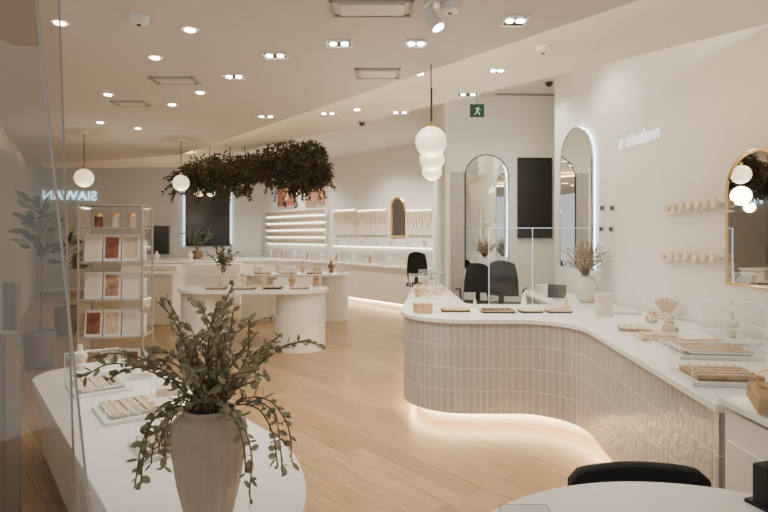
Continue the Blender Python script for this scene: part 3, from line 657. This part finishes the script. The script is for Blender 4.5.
x,y=atc(750,340); gcase(x-.13,y-.0,Zc,.22,.42,.24,-.1,'tall clear glass case against the right wall under the mirror'); bust(x-.13,y,Zc+.021,.18,-1.2,'cream necklace bust inside the tall wall side case',M['cream'])
x,y=atc(638,314); gcase(x-.1,y+.1,Zc,.26,.26,.14,-.1,'small clear case by the wall next to the framed card')
d=2.15; x=X(762,d); t=thing('wood_stand','oak slanted display stand on the white cabinet at the right edge','display stand',(x+.02,d,.985),-.3)
MB().box(0,0,.04,.1,.14,.07,rx=.25).build('block',M['oak'],t,bevel=.006); MB().tube([(.035*math.cos(q),0,.11+.035*math.sin(q)) for q in [2*PI*i/14 for i in range(14)]],.004,5,True).build('bangle',M['gold'],t)
for k,(x,y,m,lb) in enumerate(((1.98,6.55,'white','white jewellery box behind the glass screen near the wall'),(2.0,6.95,'cream','cream jewellery box at the far end of the counter by the wall screen'))): gift(x,y,Zc,.2,.16,.1,.1,lb,M[m])
t=thing('tablet','small black tablet on a stand behind the glass screen','tablet',(1.9,6.15,Zc),-.5); MB().box(0,0,.1,.2,.012,.15,rx=-.25).build('display_panel',M['screen'],t); MB().box(0,.03,.02,.08,.08,.04).build('stand',M['steel'],t)

# ------------------------------------------------------------ chairs behind counter
def office(x,y,rz,top,label):
    t=thing('task_chair',label,'chair',(x,y,0),rz); st=top-.55
    MB().box(0,0,st,.40,.42,.07).build('seat',M['black'],t,bevel=.03)
    b=MB(); pts=[]
    for j in range(7):
        for i in range(9):
            a=(i-4)/4; f=j/6; xx=a*.185*(1-.22*f**3); yy=.21-.06*a*a+.03*f; zz=st+.14+j*(.41/6)-.04*a*a*f; pts.append((xx,yy,zz))
    for p in pts: b.v.append(p)
    for p in pts: b.v.append((p[0],p[1]+.03,p[2]))
    N=63
    for j in range(6):
        for i in range(8):
            a=j*9+i; b.f.append((a,a+1,a+10,a+9)); b.f.append((N+a,N+a+9,N+a+10,N+a+1))
    for i in range(8): b.f.append((i,N+i,N+i+1,i+1)); a=54+i; b.f.append((a,a+1,N+a+1,N+a))
    for j in range(6): a=j*9; b.f.append((a,a+9,N+a+9,N+a)); a=j*9+8; b.f.append((a,N+a,N+a+9,a+9))
    b.build('backrest',M['black'],t,smooth=True); MB().box(0,.22,st+.06,.06,.03,.2).build('back_bar',M['blackm'],t)
    for sx in(-1,1): MB().tube([(sx*.19,.05,st),(sx*.215,.05,st+.2),(sx*.215,-.15,st+.21)],.012,6).build('armrest',M['blackm'],t)
    MB().tube([(0,0,.1),(0,0,st)],.025,8).build('column',M['blackm'],t)
    for k in range(5): a=2*PI*k/5; MB().tube([(0,0,.1),(.22*math.cos(a),.22*math.sin(a),.05)],.018,6).build('foot',M['blackm'],t)
office(1.44,6.62,2.7,1.36,'black task chair right behind the counter in front of the wall screen')
office(1.24,7.7,-.4,1.25,'black task chair behind the counter in front of the arched mirror')
office(.62,9.4,.3,1.36,'black task chair beyond the far end of the counter arm')

# ------------------------------------------------------------ front round table + chair
t=thing('round_table','white round table top in the near right foreground','table',(.9,1.25,0))
MB().lathe([(.79,.715),(.80,.72),(.80,.745),(.795,.75)],n=96).build('tabletop',M['stone'],t,smooth=True); MB().lathe([(.05,.02),(.045,.715)],n=24).build('column',M['white'],t,smooth=True); MB().lathe([(.3,0),(.29,.02)],n=36).build('base',M['white'],t)
t=thing('tub_chair','black low backed chair tucked behind the round white table','chair',(.965,2.12,0))
bk=MB(); nx=16; hw=.262
for k in range(nx+1):
    a=-1+2*k/nx; xx=a*hw; yy=.03-.05*a*a; zt2=.768-.010*a*a-.03*max(0,abs(a)-.86)/.14
    bk.v+=[(xx,yy,.42),(xx,yy,zt2-.01),(xx,yy+.012,zt2),(xx,yy+.035,zt2),(xx,yy+.045,zt2-.01),(xx,yy+.045,.42)]
for k in range(nx):
    for j in range(6): bk.f.append((k*6+j,k*6+(j+1)%6,(k+1)*6+(j+1)%6,(k+1)*6+j))
bk.f.append((0,1,2,3,4,5)); bk.f.append(tuple(nx*6+j for j in range(5,-1,-1)))
bk.build('backrest',M['black'],t,smooth=True); MB().box(0,-.2,.44,.48,.44,.08).build('seat',M['black'],t,bevel=.03)
for sx in(-1,1):
    for sy in(-1,1): MB().tube([(sx*.18,-.2+sy*.17,.42),(sx*.22,-.2+sy*.21,0)],.013,8).build('leg',M['blackm'],t)
d=1.86; x=X(764,d); t=thing('card_terminal','small black payment terminal at the right edge of the round table','card terminal',(x+.01,d,.751),.3)
MB().box(0,0,.07,.075,.05,.14).build('housing',M['blackm'],t,bevel=.008); MB().box(0,-.026,.09,.055,.004,.06).build('display_panel',M['screen'],t); MB().box(0,0,.006,.09,.09,.012).build('base',M['blackm'],t)
d=1.80; x=X(526,d); t=thing('acrylic_stand','clear acrylic stand lying on the left of the round table','acrylic stand',(x,d,.751))
MB().box(0,0,.004,.16,.1,.006).build('plate',M['glass'],t)
b=MB(); 
for sx in(-1,1): b.tube([(sx*.08,-.05,.008),(sx*.08,.05,.008)],.0014,4); b.tube([(-.08,sx*.05,.008),(.08,sx*.05,.008)],.0014,4)
b.build('edges',M['grey'],t)

# ------------------------------------------------------------ things on display tables
ZA=.881; ZB=.901
for i,(dx,dy,w,m,inn,lb) in enumerate(((-.5,-.15,.26,'oak','beige','oak tray left of centre on the nearer display table'),(-.1,-.15,.3,'beige','cream','wide beige tray in the middle of the nearer display table'),(.3,-.12,.24,'walnut','beige','dark walnut tray right of centre on the nearer display table'),(.68,-.1,.26,'cream','beige','cream tray at the right end of the nearer display table'))):
    tray(TA+dx,8.15+dy,ZA,w,.2,0,lb,M[m],M[inn])
for dx,dy,lb,m in ((-.2,.18,'cream necklace bust at the back of the nearer display table','cream'),(.1,.2,'tan necklace bust at the back of the nearer display table','stonebeige'),(.52,.18,'oak brown necklace bust at the back right of the nearer display table','oak')): bust(TA+dx,8.15+dy,ZA,.2,0,lb,M[m])
card(TA+.9,8.2,ZA,.13,.2,0,'small framed card at the right end of the nearer display table',M['red2'])
gcase(TA-.85,8.12,ZA,.28,.3,.2,0,'clear glass case at the left end of the nearer display table')
gift(TA+.33,8.34,ZA,.16,.12,.1,.1,'white jewellery box between the busts on the nearer display table',M['white'])
vx2=TA-.5
t=thing('small_vase','small cream bottle vase on the nearer display table','vase',(vx2,8.34,ZA)); MB().lathe([(.05,0),(.075,.05),(.07,.12),(.03,.17),(.03,.21),(.02,.21)],n=20).build('body',M['vase2'],t,smooth=True)
bouquet('green_sprigs',(vx2,8.34,ZA+.25),'leafy green sprigs in the small vase on the nearer display table','plant',22,.42,.5,.2,.06,.035,M['leafg'],M['stem'],.04)
for dx,w,m,lb in ((-.6,.3,'oak','oak tray at the left of the farther display table'),(-.1,.3,'cream','cream tray in the middle of the farther display table'),(.4,.28,'walnut','dark walnut tray at the right of the farther display table')): tray(TB+dx,10.85,ZB,w,.22,0,lb,M[m],M['beige'])
for dx,lb,m in ((-.35,'cream necklace bust on the farther display table','cream'),(.15,'tan necklace bust on the farther display table','stonebeige'),(.7,'walnut brown necklace bust at the right of the farther display table','walnut')): bust(TB+dx,11.1,ZB,.24,0,lb,M[m])
card(TB+.9,11.0,ZB,.14,.2,0,'small framed card on the right end of the farther display table',M['cream'])
for dx,m,c in ((-.75,'cream','cream'),(-.1,'white','white'),(.42,'stonebeige','tan')): gift(TB+dx,11.15,ZB,.18,.14,.12,.1,'%s jewellery box at the back of the farther display table'%c,M[m])
Zf=.951
for k in range(20):
    f=k/19; s=WS.L*(.12+.84*f); p=WS.loc(s,Zf,.28+.12*(k%2))
    mm=[M['cream'],M['stonebeige'],M['oak'],M['walnut']][k%4]
    if k%4==0: tray(p[0],p[1],Zf,.26,.2,WS.rz,'small jewellery tray on the far curved cabinet',mm,M['beige'],'trays on the far cabinet')
    elif k%4==1: bust(p[0],p[1],Zf,.26,WS.rz,'small necklace bust on the far curved cabinet',M['cream'],'busts on the far cabinet')
    elif k%4==2: gift(p[0],p[1],Zf,.2,.16,.12,WS.rz,'small tan jewellery box on the far curved cabinet',M['stonebeige'],'boxes on the far cabinet')
    else: card(p[0],p[1],Zf,.18,.24,WS.rz,'small upright framed card on the far curved cabinet',M['red2'],'cards on the far cabinet')
for k in range(6):
    x=-6.6+k*.42; y=15.1+.12*k
    if k%2: bust(x,y,Zf,.26,.3,'necklace bust on the left run of the far cabinet',M['cream'],'busts on the left run of the far cabinet')
    else: tray(x,y,Zf,.3,.22,.3,'jewellery tray on the left run of the far cabinet',M['oak'],M['beige'],'trays on the left run of the far cabinet')
t=thing('round_pot','dark round pot holding the leafy arrangement on the far cabinet','pot',(-5.4,16.2,Zf)); MB().lathe([(.1,0),(.16,.1),(.14,.22),(.1,.26)],n=20).build('body',M['walnut'],t,smooth=True)
bouquet('leafy_arrangement',(-5.4,16.2,Zf+.31),'leafy green arrangement on the far cabinet below the backlit panel','plant',20,.7,.8,.2,.14,.07,M['leafg'],M['stem'],.07)

# ------------------------------------------------------------ lights + world
for x,y,e in ((-.6,12.6,280),(-2.6,14.8,280),(-4.8,14.2,130),(.2,11.4,260),(1.7,7.3,110),(-6.3,13.2,80),(1.9,5.9,60),(-3.2,16.4,190)): lamp(x,y,ZU-.02,e,135)  # added fill spots with no fixtures, brightening the far bay
w=bpy.data.worlds.new('World'); scn.world=w; w.use_nodes=True
w.node_tree.nodes['Background'].inputs['Color'].default_value=(1,.96,.905,1); w.node_tree.nodes['Background'].inputs['Strength'].default_value=.9
cam=bpy.data.cameras.new('Camera'); co=bpy.data.objects.new('Camera',cam); COL.objects.link(co); co.location=(0,0,H); co.rotation_euler=(PI/2,0,0)
cam.sensor_width=36; cam.lens=F*36/768; cam.shift_y=-21/768; cam.clip_start=.05; scn.camera=co
